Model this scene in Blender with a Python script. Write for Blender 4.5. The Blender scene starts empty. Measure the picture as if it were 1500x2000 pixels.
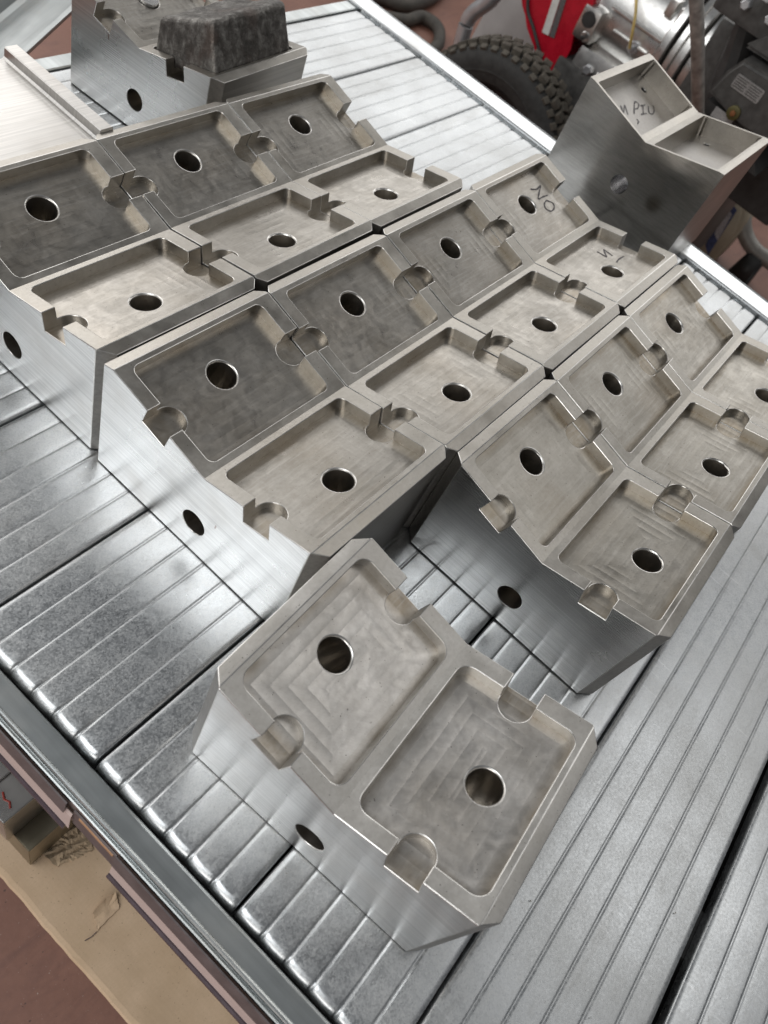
import bpy, bmesh, math, random
from mathutils import Vector, Matrix, noise

random.seed(7)
scene = bpy.context.scene
COL = scene.collection

# ------------------------------------------------------------------ camera
cam_d = bpy.data.cameras.new('camera')
cam = bpy.data.objects.new('camera', cam_d)
COL.objects.link(cam)
cx = Vector((0.603997, -0.730691, 0.318242))
cu = Vector((0.512198, 0.661808, 0.547416))
cb = Vector((-0.610607, -0.167634, 0.773988))
cam.matrix_world = Matrix(((cx.x, cu.x, cb.x, -0.39955), (cx.y, cu.y, cb.y, -0.29093),
                           (cx.z, cu.z, cb.z, 0.79867), (0, 0, 0, 1)))
cam_d.sensor_fit = 'HORIZONTAL'
cam_d.sensor_width = 36.0
cam_d.lens = 37.279
cam_d.clip_start = 0.02
cam_d.clip_end = 200.0
cam_d.dof.use_dof = True
cam_d.dof.focus_distance = 0.95
cam_d.dof.aperture_fstop = 9.0
scene.camera = cam

# ------------------------------------------------------------------ light
world = bpy.data.worlds.new('World')
scene.world = world
world.use_nodes = True
bg = world.node_tree.nodes['Background']
bg.inputs['Color'].default_value = (0.93, 0.96, 1.0, 1)
bg.inputs['Strength'].default_value = 0.115


def area(name, loc, target, sx, sy, power, col):
    d = bpy.data.lights.new(name, 'AREA')
    d.shape = 'RECTANGLE'
    d.size = sx
    d.size_y = sy
    d.energy = power
    d.color = col
    o = bpy.data.objects.new(name, d)
    COL.objects.link(o)
    o.location = loc
    o.rotation_euler = (Vector(target) - Vector(loc)).to_track_quat('-Z', 'Y').to_euler()
    return o


# the workshop's daylight: windows on the left, on the far side and behind the camera, plus a low added fill
area('window_light_side', (0.4, 4.6, 1.9), (0.3, 0, 0), 6.0, 2.3, 94, (1.0, 0.985, 0.965))
area('window_light_far', (5.6, 1.3, 2.3), (0.6, 0, 0), 7.0, 2.0, 82, (1.0, 0.99, 0.97))
area('roof_light_far', (2.9, -2.2, 4.2), (0.3, -.2, 0), 2.4, 2.4, 23, (1.0, 0.99, 0.97))
area('roof_light_side', (2.7, 3.6, 3.9), (0.2, -.2, 0), 2.0, 1.4, 12, (1.0, 0.99, 0.97))
area('roof_light_near', (-2.6, 1.3, 4.0), (0.0, 0, 0), 3.0, 3.0, 108, (0.97, 0.99, 1.0))
area('fill_light_low', (-4.6, -1.0, 1.2), (-0.2, -0.2, -0.5), 2.6, 2.2, 75, (1.0, 0.98, 0.95))  # unseen fill lamp added to brighten the label holders and cardboard

scene.cycles.max_bounces = 7
scene.cycles.diffuse_bounces = 2
scene.cycles.glossy_bounces = 5
scene.cycles.caustics_reflective = False
scene.cycles.caustics_refractive = False
scene.cycles.sample_clamp_indirect = 4.0

scene.view_settings.view_transform = 'Standard'
scene.view_settings.look = 'None'
scene.view_settings.gamma = 1.0
scene.view_settings.exposure = 0.22


# ------------------------------------------------------------------ node helpers
class NT:
    def __init__(self, name):
        self.mat = bpy.data.materials.new(name)
        self.mat.use_nodes = True
        self.t = self.mat.node_tree
        self.bsdf = self.t.nodes['Principled BSDF']
        self.out = self.t.nodes['Material Output']
        self._tc = None

    def n(self, typ, **kw):
        nd = self.t.nodes.new(typ)
        for k, v in kw.items():
            setattr(nd, k, v)
        return nd

    def link(self, a, b):
        self.t.links.new(a, b)

    def put(self, sock, v):
        if hasattr(v, 'is_output'):
            self.link(v, sock)
        else:
            sock.default_value = v

    def obj(self):
        if self._tc is None:
            self._tc = self.n('ShaderNodeTexCoord')
        return self._tc.outputs['Object']

    def math(self, op, a, b=0.0, c=None, clamp=False):
        nd = self.n('ShaderNodeMath', operation=op, use_clamp=clamp)
        self.put(nd.inputs[0], a)
        self.put(nd.inputs[1], b)
        if c is not None:
            self.put(nd.inputs[2], c)
        return nd.outputs[0]

    def scale(self, vec, sx, sy, sz, off=None):
        nd = self.n('ShaderNodeMapping')
        self.link(vec, nd.inputs['Vector'])
        nd.inputs['Scale'].default_value = (sx, sy, sz)
        if off is not None:
            self.put(nd.inputs['Location'], off)
        return nd.outputs[0]

    def noise(self, vec, sc, detail=3.0, rough=0.5, dist=0.0):
        nd = self.n('ShaderNodeTexNoise')
        self.link(vec, nd.inputs['Vector'])
        nd.inputs['Scale'].default_value = sc
        nd.inputs['Detail'].default_value = detail
        nd.inputs['Roughness'].default_value = rough
        nd.inputs['Distortion'].default_value = dist
        return nd.outputs['Fac']

    def ramp(self, f, stops):
        nd = self.n('ShaderNodeValToRGB')
        self.link(f, nd.inputs[0])
        e = nd.color_ramp.elements
        while len(e) < len(stops):
            e.new(0.5)
        for el, (p, c) in zip(e, stops):
            el.position = p
            el.color = c if len(c) == 4 else (*c, 1)
        return nd.outputs[0]

    def mapr(self, f, a, b, c, d):
        nd = self.n('ShaderNodeMapRange')
        self.link(f, nd.inputs[0])
        for i, v in enumerate((a, b, c, d)):
            nd.inputs[i + 1].default_value = v
        return nd.outputs[0]

    def mix(self, f, a, b, mode='MIX'):
        nd = self.n('ShaderNodeMix', data_type='RGBA', blend_type=mode)
        self.put(nd.inputs[0], f)
        self.put(nd.inputs[6], a)
        self.put(nd.inputs[7], b)
        return nd.outputs[2]

    def bump(self, h, strength, dist, normal=None):
        nd = self.n('ShaderNodeBump')
        nd.inputs['Strength'].default_value = strength
        nd.inputs['Distance'].default_value = dist
        self.link(h, nd.inputs['Height'])
        if normal is not None:
            self.link(normal, nd.inputs['Normal'])
        return nd.outputs[0]

    def set(self, **kw):
        for k, v in kw.items():
            self.put(self.bsdf.inputs[k.replace('_', ' ')], v)
        return self.mat

    def rand(self):
        nd = self.n('ShaderNodeObjectInfo')
        return nd.outputs['Random']


def rgba(r, g, b):
    return (r, g, b, 1.0)


L = 0.22          # block length
W = 0.1532        # half width
HV = 0.1329       # valley height
TH = math.radians(13.41)
SL = math.tan(TH)
CH = 0.0150       # corner chamfer


def offset_vec(m, k):
    r = m.rand()
    c = m.n('ShaderNodeCombineXYZ')
    m.link(m.math('MULTIPLY', r, k), c.inputs[0])
    m.link(m.math('MULTIPLY', r, k * 0.7), c.inputs[1])
    return c.outputs[0]


# ---- machined block surfaces
def mat_machined(name, base, rough, dirt):
    m = NT(name)
    v = m.scale(m.obj(), 1, 1, 1, offset_vec(m, 13.0))
    n1 = m.noise(v, 26, 5, 0.6)
    n2 = m.noise(v, 240, 3, 0.6)
    n3 = m.noise(v, 7, 2, 0.5)
    b = base
    c = m.ramp(n1, [(0.3, (b[0] * .80, b[1] * .79, b[2] * .77)), (0.7, (b[0] * 1.08, b[1] * 1.08, b[2] * 1.08))])
    c = m.mix(m.mapr(n2, .35, .75, 0, .35), c, rgba(b[0] * .62, b[1] * .60, b[2] * .57))
    c = m.mix(m.mapr(n3, .5, .75, 0, dirt), c, rgba(.30, .25, .19))
    spk = m.noise(v, 420, 1, 0.5)
    c = m.mix(m.mapr(spk, .74, .78, 0, .8), c, rgba(.10, .085, .07))
    val = m.mapr(m.rand(), 0, 1, .90, 1.10)
    cv = m.n('ShaderNodeCombineColor')
    for i in range(3):
        m.link(val, cv.inputs[i])
    c = m.mix(1.0, c, cv.outputs[0], 'MULTIPLY')
    h = m.math('ADD', m.math('MULTIPLY', n2, .5), n1)
    return m, v, c, h, n1, n2


def mat_rim(name='machined_metal', base=(0.46, 0.437, 0.402), dr=0.0):
    m, v, c, h, n1, n2 = mat_machined(name, base, .4, .25)
    s = m.noise(m.scale(m.obj(), 60, 900, 900), 1.0, 2, .5)
    nrm = m.bump(s, .12, .0006)
    nrm = m.bump(h, .10, .0006, nrm)
    return m.set(Base_Color=c, Metallic=1.0, Roughness=m.mapr(n1, .3, .7, .30 + dr, .42 + dr), Normal=nrm)


def mat_floor(name='milled_pocket_floor', amp=.07, base=(0.405, 0.382, 0.350), dirt=.35, dr=0.0, stain=.45):
    m, v, c, h, n1, n2 = mat_machined(name, base, .4, dirt)
    sep = m.n('ShaderNodeSeparateXYZ')
    m.link(m.obj(), sep.inputs[0])
    wob = m.noise(v, 34, 2, .5)
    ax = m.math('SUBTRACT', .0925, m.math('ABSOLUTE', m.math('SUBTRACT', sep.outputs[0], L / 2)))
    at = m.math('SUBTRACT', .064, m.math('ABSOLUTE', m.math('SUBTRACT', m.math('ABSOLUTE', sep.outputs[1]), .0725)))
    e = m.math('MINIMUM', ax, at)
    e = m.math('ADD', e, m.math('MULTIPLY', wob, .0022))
    ph = m.math('FRACT', m.math('DIVIDE', e, .0125))
    tri = m.math('ABSOLUTE', m.math('SUBTRACT', ph, .5))
    tri = m.math('POWER', m.math('MULTIPLY', tri, 2.0), 2.2)
    # swirl lines of the cutter
    arc = m.n('ShaderNodeTexWave', wave_type='RINGS', rings_direction='SPHERICAL')
    m.link(m.scale(v, 1, 1, 1), arc.inputs['Vector'])
    arc.inputs['Scale'].default_value = 120
    arc.inputs['Distortion'].default_value = 6
    arc.inputs['Detail'].default_value = 2
    nrm = m.bump(tri, amp, .0011)
    nrm = m.bump(arc.outputs['Fac'], .025, .0005, nrm)
    nrm = m.bump(h, .12, .0007, nrm)
    pol = m.noise(m.scale(v, 1, 1, 1), 45, 3, .6, 1.2)
    step = m.mapr(m.noise(v, 17, 1, .4), .42, .58, 0, 1)
    streak = m.noise(m.scale(v, 25, 260, 260), 1.0, 3, .6)
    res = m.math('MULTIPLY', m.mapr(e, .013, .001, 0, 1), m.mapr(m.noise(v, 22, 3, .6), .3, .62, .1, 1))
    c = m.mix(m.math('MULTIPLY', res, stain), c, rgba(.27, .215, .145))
    r = m.math('ADD', m.mapr(pol, .35, .65, .27 + dr, .37 + dr), m.math('MULTIPLY', step, .04))
    c = m.mix(m.mapr(streak, .5, .75, 0, .3), c, rgba(.60, .575, .54))
    return m.set(Base_Color=c, Metallic=1.0, Roughness=r, Normal=nrm)


def mat_brushed(name='brushed_face', base=(0.60, 0.585, 0.565), r0=.2, r1=.36, line=(4, 3, 420), amp=.10, lines=0.0, lamp=.24):
    m = NT(name)
    v = m.scale(m.obj(), 1, 1, 1, offset_vec(m, 9.0))
    fine = m.noise(m.scale(v, *line), 1.0, 3, .65)
    fine2 = m.noise(m.scale(v, line[0] * 1.3, line[1] * 5, line[2] * 2.2), 1.0, 2, .6)
    big = m.noise(v, 9, 4, .6)
    c = m.ramp(fine, [(.3, tuple(x * .82 for x in base)), (.7, tuple(min(1, x * 1.1) for x in base))])
    c = m.mix(m.mapr(big, .5, .8, 0, .35), c, rgba(.45, .40, .35))
    nrm = m.bump(fine, amp, .0012)
    nrm = m.bump(fine2, amp * .6, .0006, nrm)
    if lines:
        sp = m.n('ShaderNodeSeparateXYZ')
        m.link(m.obj(), sp.inputs[0])
        wz = m.math('ADD', m.math('MULTIPLY', sp.outputs[2], 2 * math.pi / lines), m.math('MULTIPLY', m.noise(m.scale(v, 3, 3, 90), 1.0, 2, .5), 3.0))
        nrm = m.bump(m.math('SINE', wz), lamp, lines * .045, nrm)
        pats = m.noise(m.scale(v, 3, 26, 60), 1.0, 3, .6)
        c = m.mix(m.mapr(pats, .55, .8, 0, .35), c, rgba(.80, .79, .77))
        rust = m.noise(m.scale(v, 30, 55, 22), 1.0, 2, .5)
        c = m.mix(m.mapr(rust, .775, .80, 0, .75), c, rgba(.20, .08, .045))
    return m.set(Base_Color=c, Metallic=1.0, Roughness=m.mapr(big, .3, .7, r0, r1), Normal=nrm)


def mat_dark_bore():
    m = NT('drilled_bore')
    f = m.noise(m.scale(m.obj(), 40, 40, 500), 1.0, 2, .5)
    return m.set(Base_Color=rgba(.48, .45, .41), Metallic=1.0, Roughness=.28, Normal=m.bump(f, .3, .0006))


MR = mat_rim()
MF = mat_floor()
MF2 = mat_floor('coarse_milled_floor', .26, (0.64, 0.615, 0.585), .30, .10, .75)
MR2 = mat_rim('satin_machined_metal', (0.60, 0.58, 0.55), .14)
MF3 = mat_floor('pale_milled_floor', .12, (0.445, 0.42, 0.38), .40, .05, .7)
MB = mat_brushed('brushed_face', (0.74, 0.735, 0.725), .24, .36, (4, 3, 420), .16, .0034, .30)
MB2 = mat_brushed('smooth_shaded_face', (0.56, 0.56, 0.555), .17, .28, (4, 3, 420), .07, .0034, .16)  # smoother finish; base colour darkened to paint in the shade behind block D
MD = mat_dark_bore()
MP = mat_brushed('plug_face', (0.66, 0.65, 0.635), .22, .34)
ME = mat_brushed('bright_edge', (0.64, 0.625, 0.60), .22, .42, (60, 60, 60), .12)
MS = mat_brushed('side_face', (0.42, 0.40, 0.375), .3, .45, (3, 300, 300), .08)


def mat_galv():
    m = NT('galvanised_sheet')
    v = m.scale(m.obj(), 1, 1, 1, offset_vec(m, 21.0))
    vor = m.n('ShaderNodeTexVoronoi')
    m.link(v, vor.inputs['Vector'])
    vor.inputs['Scale'].default_value = 620
    sp = m.n('ShaderNodeSeparateColor')
    m.link(vor.outputs['Color'], sp.inputs[0])
    big = m.noise(v, 6, 4, .6)
    mid = m.noise(v, 60, 4, .65)
    st = m.noise(m.scale(v, 3, 200, 30), 1.0, 3, .6)
    spangle = sp.outputs[0]
    k = m.math('ADD', m.math('MULTIPLY', spangle, .35), m.math('MULTIPLY', mid, .65))
    c = m.ramp(k, [(.25, (.47, .485, .495)), (.5, (.56, .575, .585)), (.75, (.64, .65, .65))])
    c = m.mix(m.mapr(big, .45, .75, 0, .25), c, rgba(.50, .48, .44))
    r = m.math('ADD', m.mapr(k, .3, .7, .31, .43), m.mapr(big, .3, .7, -.04, .07))
    # short bright scratches
    sc = m.noise(m.scale(v, 140, 9, 9), 1.0, 2, .4)
    scm = m.mapr(sc, .70, .74, 0, 1)
    c = m.mix(m.math('MULTIPLY', scm, .35), c, rgba(.85, .86, .87))
    smu = m.noise(m.scale(v, .6, 1.6, 1), 11, 4, .65, .6)
    c = m.mix(m.mapr(smu, .56, .72, 0, .38), c, rgba(.33, .325, .31))
    gr = m.noise(v, 520, 2, .6)
    c = m.mix(m.mapr(gr, .66, .74, 0, .55), c, rgba(.16, .15, .14))
    c = m.mix(m.mapr(gr, .30, .24, 0, .5), c, rgba(.86, .86, .86))
    sp2 = m.noise(v, 300, 3, .7)
    r = m.math('ADD', r, m.mapr(sp2, .3, .7, -.05, .05))
    nrm = m.bump(k, .05, .0004)
    nrm = m.bump(sp2, .06, .0006, nrm)
    nrm = m.bump(big, .12, .003, nrm)
    nrm = m.bump(st, .04, .0006, nrm)
    return m.set(Base_Color=c, Metallic=1.0, Roughness=r, Normal=nrm)


MG = mat_galv()


def mat_plain(name, col, rough=.6, metal=0.0, nscale=30, var=.15, bump=.1, bd=.001):
    m = NT(name)
    v = m.obj()
    n1 = m.noise(v, nscale, 4, .6)
    n2 = m.noise(v, nscale * 7, 2, .6)
    c = m.ramp(n1, [(.3, tuple(x * (1 - var) for x in col)), (.7, tuple(min(1, x * (1 + var)) for x in col))])
    return m.set(Base_Color=c, Metallic=metal, Roughness=m.mapr(n1, .3, .7, max(.05, rough - .06), rough + .06),
                 Normal=m.bump(m.math('ADD', n1, m.math('MULTIPLY', n2, .4)), bump, bd))


# ------------------------------------------------------------------ object helpers
def link_mesh(name, me, parent=None, mats=()):
    o = bpy.data.objects.new(name, me)
    COL.objects.link(o)
    for mm in mats:
        if mm.name not in [x.name for x in me.materials if x]:
            me.materials.append(mm)
    if parent is not None:
        o.parent = parent
    return o


def from_bm(name, bm, mat, parent=None, smooth=False):
    me = bpy.data.meshes.new(name)
    bmesh.ops.recalc_face_normals(bm, faces=bm.faces)
    bm.to_mesh(me)
    bm.free()
    if smooth:
        for p in me.polygons:
            p.use_smooth = True
    return link_mesh(name, me, parent, [mat])


def tag(o, label, cat, group=None, kind=None):
    o['label'] = label
    o['category'] = cat
    if group:
        o['group'] = group
    if kind:
        o['kind'] = kind
    return o


def empty(name, loc=(0, 0, 0)):
    o = bpy.data.objects.new(name, None)
    o.empty_display_size = .05
    COL.objects.link(o)
    o.location = loc
    return o


def prism(bm, pts, axis_fn, a, b):
    """closed polygon pts swept from a to b; axis_fn(p, h) -> xyz"""
    lo = [bm.verts.new(axis_fn(p, a)) for p in pts]
    hi = [bm.verts.new(axis_fn(p, b)) for p in pts]
    n = len(pts)
    for i in range(n):
        bm.faces.new((lo[i], lo[(i + 1) % n], hi[(i + 1) % n], hi[i]))
    bm.faces.new(lo[::-1])
    bm.faces.new(hi)


def add_box(bm, x0, x1, y0, y1, z0, z1, bev=0.0):
    vs = [bm.verts.new((x, y, z)) for x in (x0, x1) for y in (y0, y1) for z in (z0, z1)]
    fs = []
    for q in ((0, 1, 3, 2), (4, 6, 7, 5), (0, 4, 5, 1), (2, 3, 7, 6), (0, 2, 6, 4), (1, 5, 7, 3)):
        fs.append(bm.faces.new([vs[i] for i in q]))
    if bev > 0:
        es = set(e for f in fs for e in f.edges)
        bmesh.ops.bevel(bm, geom=list(es), offset=bev, segments=2, affect='EDGES', profile=.6)


def tube(bm, pts, r, seg=10, cap=True):
    pts = [Vector(p) for p in pts]
    rings = []
    up = Vector((0, 0, 1))
    for i, p in enumerate(pts):
        d = (pts[min(i + 1, len(pts) - 1)] - pts[max(i - 1, 0)]).normalized()
        a = d.cross(up)
        if a.length < 1e-3:
            a = d.cross(Vector((1, 0, 0)))
        a.normalize()
        b = d.cross(a).normalized()
        rr = r[i] if isinstance(r, (list, tuple)) else r
        rings.append([bm.verts.new(p + (a * math.cos(t) + b * math.sin(t)) * rr)
                      for t in (2 * math.pi * k / seg for k in range(seg))])
    for r0, r1 in zip(rings, rings[1:]):
        for k in range(seg):
            bm.faces.new((r0[k], r0[(k + 1) % seg], r1[(k + 1) % seg], r1[k]))
    if cap:
        bm.faces.new(rings[0][::-1])
        bm.faces.new(rings[-1])


def spline(pts, n=8):
    out = []
    P = [Vector(p) for p in pts]
    for i in range(len(P) - 1):
        p0, p1, p2, p3 = P[max(i - 1, 0)], P[i], P[i + 1], P[min(i + 2, len(P) - 1)]
        for k in range(n):
            t = k / n
            out.append(.5 * ((2 * p1) + (p2 - p0) * t + (2 * p0 - 5 * p1 + 4 * p2 - p3) * t * t + (3 * p1 - p0 - 3 * p2 + p3) * t ** 3))
    out.append(P[-1])
    return out


def rrect(x0, x1, y0, y1, r, n=8):
    pts = []
    for cxx, cyy, a0 in ((x1 - r, y1 - r, 0), (x0 + r, y1 - r, 90), (x0 + r, y0 + r, 180), (x1 - r, y0 + r, 270)):
        for k in range(n + 1):
            a = math.radians(a0 + 90 * k / n)
            pts.append((cxx + r * math.cos(a), cyy + r * math.sin(a)))
    return pts


# ------------------------------------------------------------------ the setting: floor
def mat_ground():
    m = NT('workshop_floor_paint')
    v = m.obj()
    n1 = m.noise(v, 5, 5, .65)
    n2 = m.noise(v, 60, 4, .6)
    n3 = m.noise(v, 260, 2, .5)
    c = m.ramp(n1, [(.3, (.205, .098, .070)), (.7, (.255, .128, .093))])
    c = m.mix(m.mapr(n2, .45, .75, 0, .4), c, rgba(.165, .078, .058))
    c = m.mix(m.mapr(n3, .70, .75, 0, .7), c, rgba(.46, .40, .35))
    n4 = m.noise(v, 95, 2, .5)
    c = m.mix(m.mapr(n4, .73, .76, 0, .8), c, rgba(.05, .03, .028))
    n5 = m.noise(m.scale(v, 2.2, 7, 1), 2.0, 5, .7, .8)
    c = m.mix(m.mapr(n5, .5, .7, 0, .5), c, rgba(.12, .058, .05))
    return m.set(Base_Color=c, Roughness=m.mapr(n1, .3, .7, .38, .6), Normal=m.bump(n2, .15, .002))


FZ = -0.90
bm = bmesh.new()
vs = [bm.verts.new(p) for p in ((-30, -30, FZ), (30, -30, FZ), (30, 30, FZ), (-30, 30, FZ))]
bm.faces.new(vs)
fl = from_bm('floor', bm, mat_ground())
fl['kind'] = 'structure'

# ------------------------------------------------------------------ the table
table = empty('work_table', (0.5, 0, FZ))
tag(table, 'galvanised table of ribbed sheet planks that carries all the metal blocks', 'table')
TINV = Vector((0.5, 0, FZ))


def tpart(name, bm, mat, parent=None, smooth=False):
    for v in bm.verts:
        v.co -= TINV
    return from_bm(name, bm, mat, table if parent is None else parent, smooth)


PITCH = 0.1890
PW = 0.1862
XA, XB = -0.2265, 1.2685
RIBS = 6


def plank_profile():
    """s offsets across the plank with groove weight and side drop"""
    pts = []
    half = PW / 2
    rp = PW / RIBS
    pts.append((-half, 0.0, -.016))
    pts.append((-half, 0.0, -.004))
    pts.append((-half + .0006, 0.0, -.0015))
    pts.append((-half + .0022, 0.0, -.0003))
    for k in range(RIBS):
        a = -half + k * rp
        for f in (.22, .5, .78):
            if 0 < k or f > .2:
                pts.append((a + rp * f, 0.0, .0001 * math.sin(math.pi * f)))
        if k < RIBS - 1:
            b = a + rp
            for d, g in ((-.0030, .0), (-.0021, .12), (-.0011, .65), (0, 1.0), (.0011, .65), (.0021, .12), (.0030, .0)):
                pts.append((b + d, g, 0.0))
    pts.append((half - .0022, 0.0, -.0003))
    pts.append((half - .0006, 0.0, -.0015))
    pts.append((half, 0.0, -.004))
    pts.append((half, 0.0, -.016))
    return pts


def make_plank_mesh(seed):
    rnd = random.Random(seed)
    prof = plank_profile()
    xs = []
    rr = .011
    # rolled end, then straight run, then rolled end
    roll = [(-math.cos(math.radians(a)) * rr + rr, math.sin(math.radians(a)) * rr - rr) for a in (-20, 0, 18, 36, 54, 72, 84)]
    cols = []
    for dx, dz in roll:
        cols.append((XA + dx, dz, 1.0))
    for x in (XA + .018, XA + .03, XA + .05, XA + .09):
        cols.append((x, 0, max(0, 1 - (x - XA - .01) / .025)))
    n = 22
    for k in range(1, n):
        cols.append((XA + .09 + (XB - XA - .18) * k / n, 0, 0))
    for x in (XB - .09, XB - .05, XB - .03, XB - .018):
        cols.append((x, 0, max(0, 1 - (XB - .01 - x) / .025)))
    for dx, dz in reversed(roll):
        cols.append((XB - dx, dz, 1.0))
    bm = bmesh.new()
    grid = []
    off = rnd.random() * 50
    mid = (XA + XB) / 2
    for (x, dz, endw) in cols:
        row = []
        for (s, g, dd) in prof:
            depth = .0007 + .0014 * endw
            bulge = 0.0
            if endw > 0:
                u = ((s + PW / 2) / (PW / RIBS)) % 1.0
                bulge = .0013 * endw * math.sin(math.pi * u)
            wav = .0007 * noise.noise(Vector((x * 4, s * 8 + off, off)))
            wav += .0003 * noise.noise(Vector((x * 14, s * 20 + off, off + 5)))
            xx = x + (-1 if x < mid else 1) * (bulge * 1.1 if abs(dz) > 1e-6 else 0)
            row.append(bm.verts.new((xx, -s, dz - depth * g + dd * (1 if abs(dz) < .02 else 1) + wav + bulge * .25)))
        grid.append(row)
    for r0, r1 in zip(grid, grid[1:]):
        for k in range(len(prof) - 1):
            bm.faces.new((r0[k], r1[k], r1[k + 1], r0[k + 1]))
    bmesh.ops.recalc_face_normals(bm, faces=bm.faces)
    me = bpy.data.meshes.new('plank')
    bm.to_mesh(me)
    bm.free()
    for p in me.polygons:
        p.use_smooth = True
    me.materials.append(MG)
    return me


plank_meshes = [make_plank_mesh(k) for k in range(3)]
seams0 = 0.1222
for k in range(-5, 5):
    s_mid = seams0 + PITCH * k + PITCH / 2
    if s_mid > 1.0:
        continue
    if k >= 3:
        s_mid += .0075
    o = bpy.data.objects.new('plank', plank_meshes[k % 3])
    COL.objects.link(o)
    o.parent = table
    o.location = Vector((0, -s_mid, -.0012)) - TINV
    o.rotation_euler = (0, 0, random.uniform(-.0012, .0012))

MGr = mat_brushed('rail_steel', (0.50, 0.525, 0.525), .28, .42, (60, 4, 60), .05)
MGf = mat_brushed('rail_steel_bright', (0.66, 0.68, 0.69), .22, .34, (60, 4, 60), .05)
S0, S1 = -0.86, 0.98       # table extent along s


def extrude_s(name, prof, s0, s1, mat, smooth=False):
    """profile in (x,z) swept along s"""
    bm = bmesh.new()
    prism(bm, prof, lambda p, h: (p[0], -h, p[1]), s0, s1)
    return tpart(name, bm, mat, smooth=smooth)


# near rail: flat top, rolled outer lip, outer web
def near_rail():
    prof = [(-.2312, -.045), (-.2312, -.0035), (-.2322, -.0015), (-.2345, -.0008), (-.2535, -.0008), (-.2545, .0006), (-.2560, .0014),
            (-.2575, .0012), (-.2586, -.0004), (-.2590, -.0040), (-.2600, -.0046), (-.2606, -.0030), (-.2618, -.0018), (-.2632, -.0026),
            (-.2640, -.0050), (-.2642, -.060), (-.2620, -.060), (-.2600, -.045)]
    extrude_s('rail', prof, S0, S1, MGr)


near_rail()
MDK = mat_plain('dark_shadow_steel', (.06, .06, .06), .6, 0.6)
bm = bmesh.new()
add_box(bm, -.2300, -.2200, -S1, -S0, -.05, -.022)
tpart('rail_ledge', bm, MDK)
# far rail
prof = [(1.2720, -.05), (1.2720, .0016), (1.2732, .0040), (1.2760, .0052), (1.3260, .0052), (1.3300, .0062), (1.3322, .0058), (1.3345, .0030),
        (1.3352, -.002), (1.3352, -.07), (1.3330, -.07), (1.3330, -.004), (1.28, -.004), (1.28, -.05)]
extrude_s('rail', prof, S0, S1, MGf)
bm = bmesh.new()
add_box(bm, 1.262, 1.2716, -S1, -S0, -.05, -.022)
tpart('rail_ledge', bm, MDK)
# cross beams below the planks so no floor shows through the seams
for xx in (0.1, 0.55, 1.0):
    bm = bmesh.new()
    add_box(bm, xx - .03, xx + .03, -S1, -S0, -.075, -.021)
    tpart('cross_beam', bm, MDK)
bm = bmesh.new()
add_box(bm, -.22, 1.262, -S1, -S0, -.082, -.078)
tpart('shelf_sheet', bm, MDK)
# legs
for xx in (-.24, 1.30):
    for ss in (S0 + .04, S1 - .04):
        bm = bmesh.new()
        add_box(bm, xx - .02, xx + .02, -ss - .02, -ss + .02, FZ, -.06, .002)
        tpart('leg', bm, MGr)

# shelf-edge label holders hung on the near rail
MHB = mat_plain('dark_brown_holder', (.105, .085, .085), .38, .0, 60, .2, .05)
MPK = mat_plain('pink_label_strip', (.50, .395, .365), .55, .0, 14, .06, .03)
MLP = mat_plain('dark_plum_lip', (.060, .045, .055), .35, .0, 60, .2, .05)


def holder(s0, s1):
    prof = [(-.2660, -.0030), (-.2665, -.0022), (-.2680, -.0024), (-.2705, -.0180), (-.2712, -.0245), (-.2700, -.0250), (-.2688, -.0190), (-.2668, -.0040)]
    h = extrude_s('label_holder', prof, s0, s1 - .008, MHB)
    bm = bmesh.new()
    prism(bm, [(-.2668, -.020), (-.2690, -.0255), (-.2712, -.060), (-.2704, -.0605), (-.2680, -.026), (-.2658, -.021)],
          lambda p, hh: (p[0], -hh, p[1]), s0, s1)
    for v in bm.verts:
        v.co -= TINV
    from_bm('label_strip', bm, MPK, h)
    bm = bmesh.new()
    prism(bm, [(-.2700, -.0590), (-.2726, -.0585), (-.2744, -.0610), (-.2746, -.0660), (-.2728, -.0680), (-.2700, -.0670)],
          lambda p, hh: (p[0], -hh, p[1]), s0, s1 - .004)
    for v in bm.verts:
        v.co -= TINV
    from_bm('holder_lip', bm, MLP, h)


holder(-.60, .1415)
holder(.2000, .90)
bm = bmesh.new()
prism(bm, [(-.2645, -.008), (-.2662, -.010), (-.2668, -.050), (-.2645, -.052)], lambda p, h: (p[0], -h, p[1]), .142, .1995)
tpart('rail_web', bm, MHB)
bm = bmesh.new()
prism(bm, [(-.2646, -.0105), (-.2668, -.0115), (-.2671, -.0165), (-.2646, -.0155)], lambda p, h: (p[0], -h, p[1]), .150, .196)
tpart('wood_edge', bm, mat_plain('bare_edge', (.42, .24, .13), .6))

# end rail across the table end
bm = bmesh.new()
prism(bm, [(-.8255, -.05), (-.8255, -.002), (-.8275, .0), (-.8560, .0), (-.8600, -.004), (-.8600, -.06), (-.857, -.06), (-.857, -.05)], lambda p, h: (h, -p[0], p[1]), -.2305, 1.2715)
tpart('rail', bm, MGr)

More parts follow.
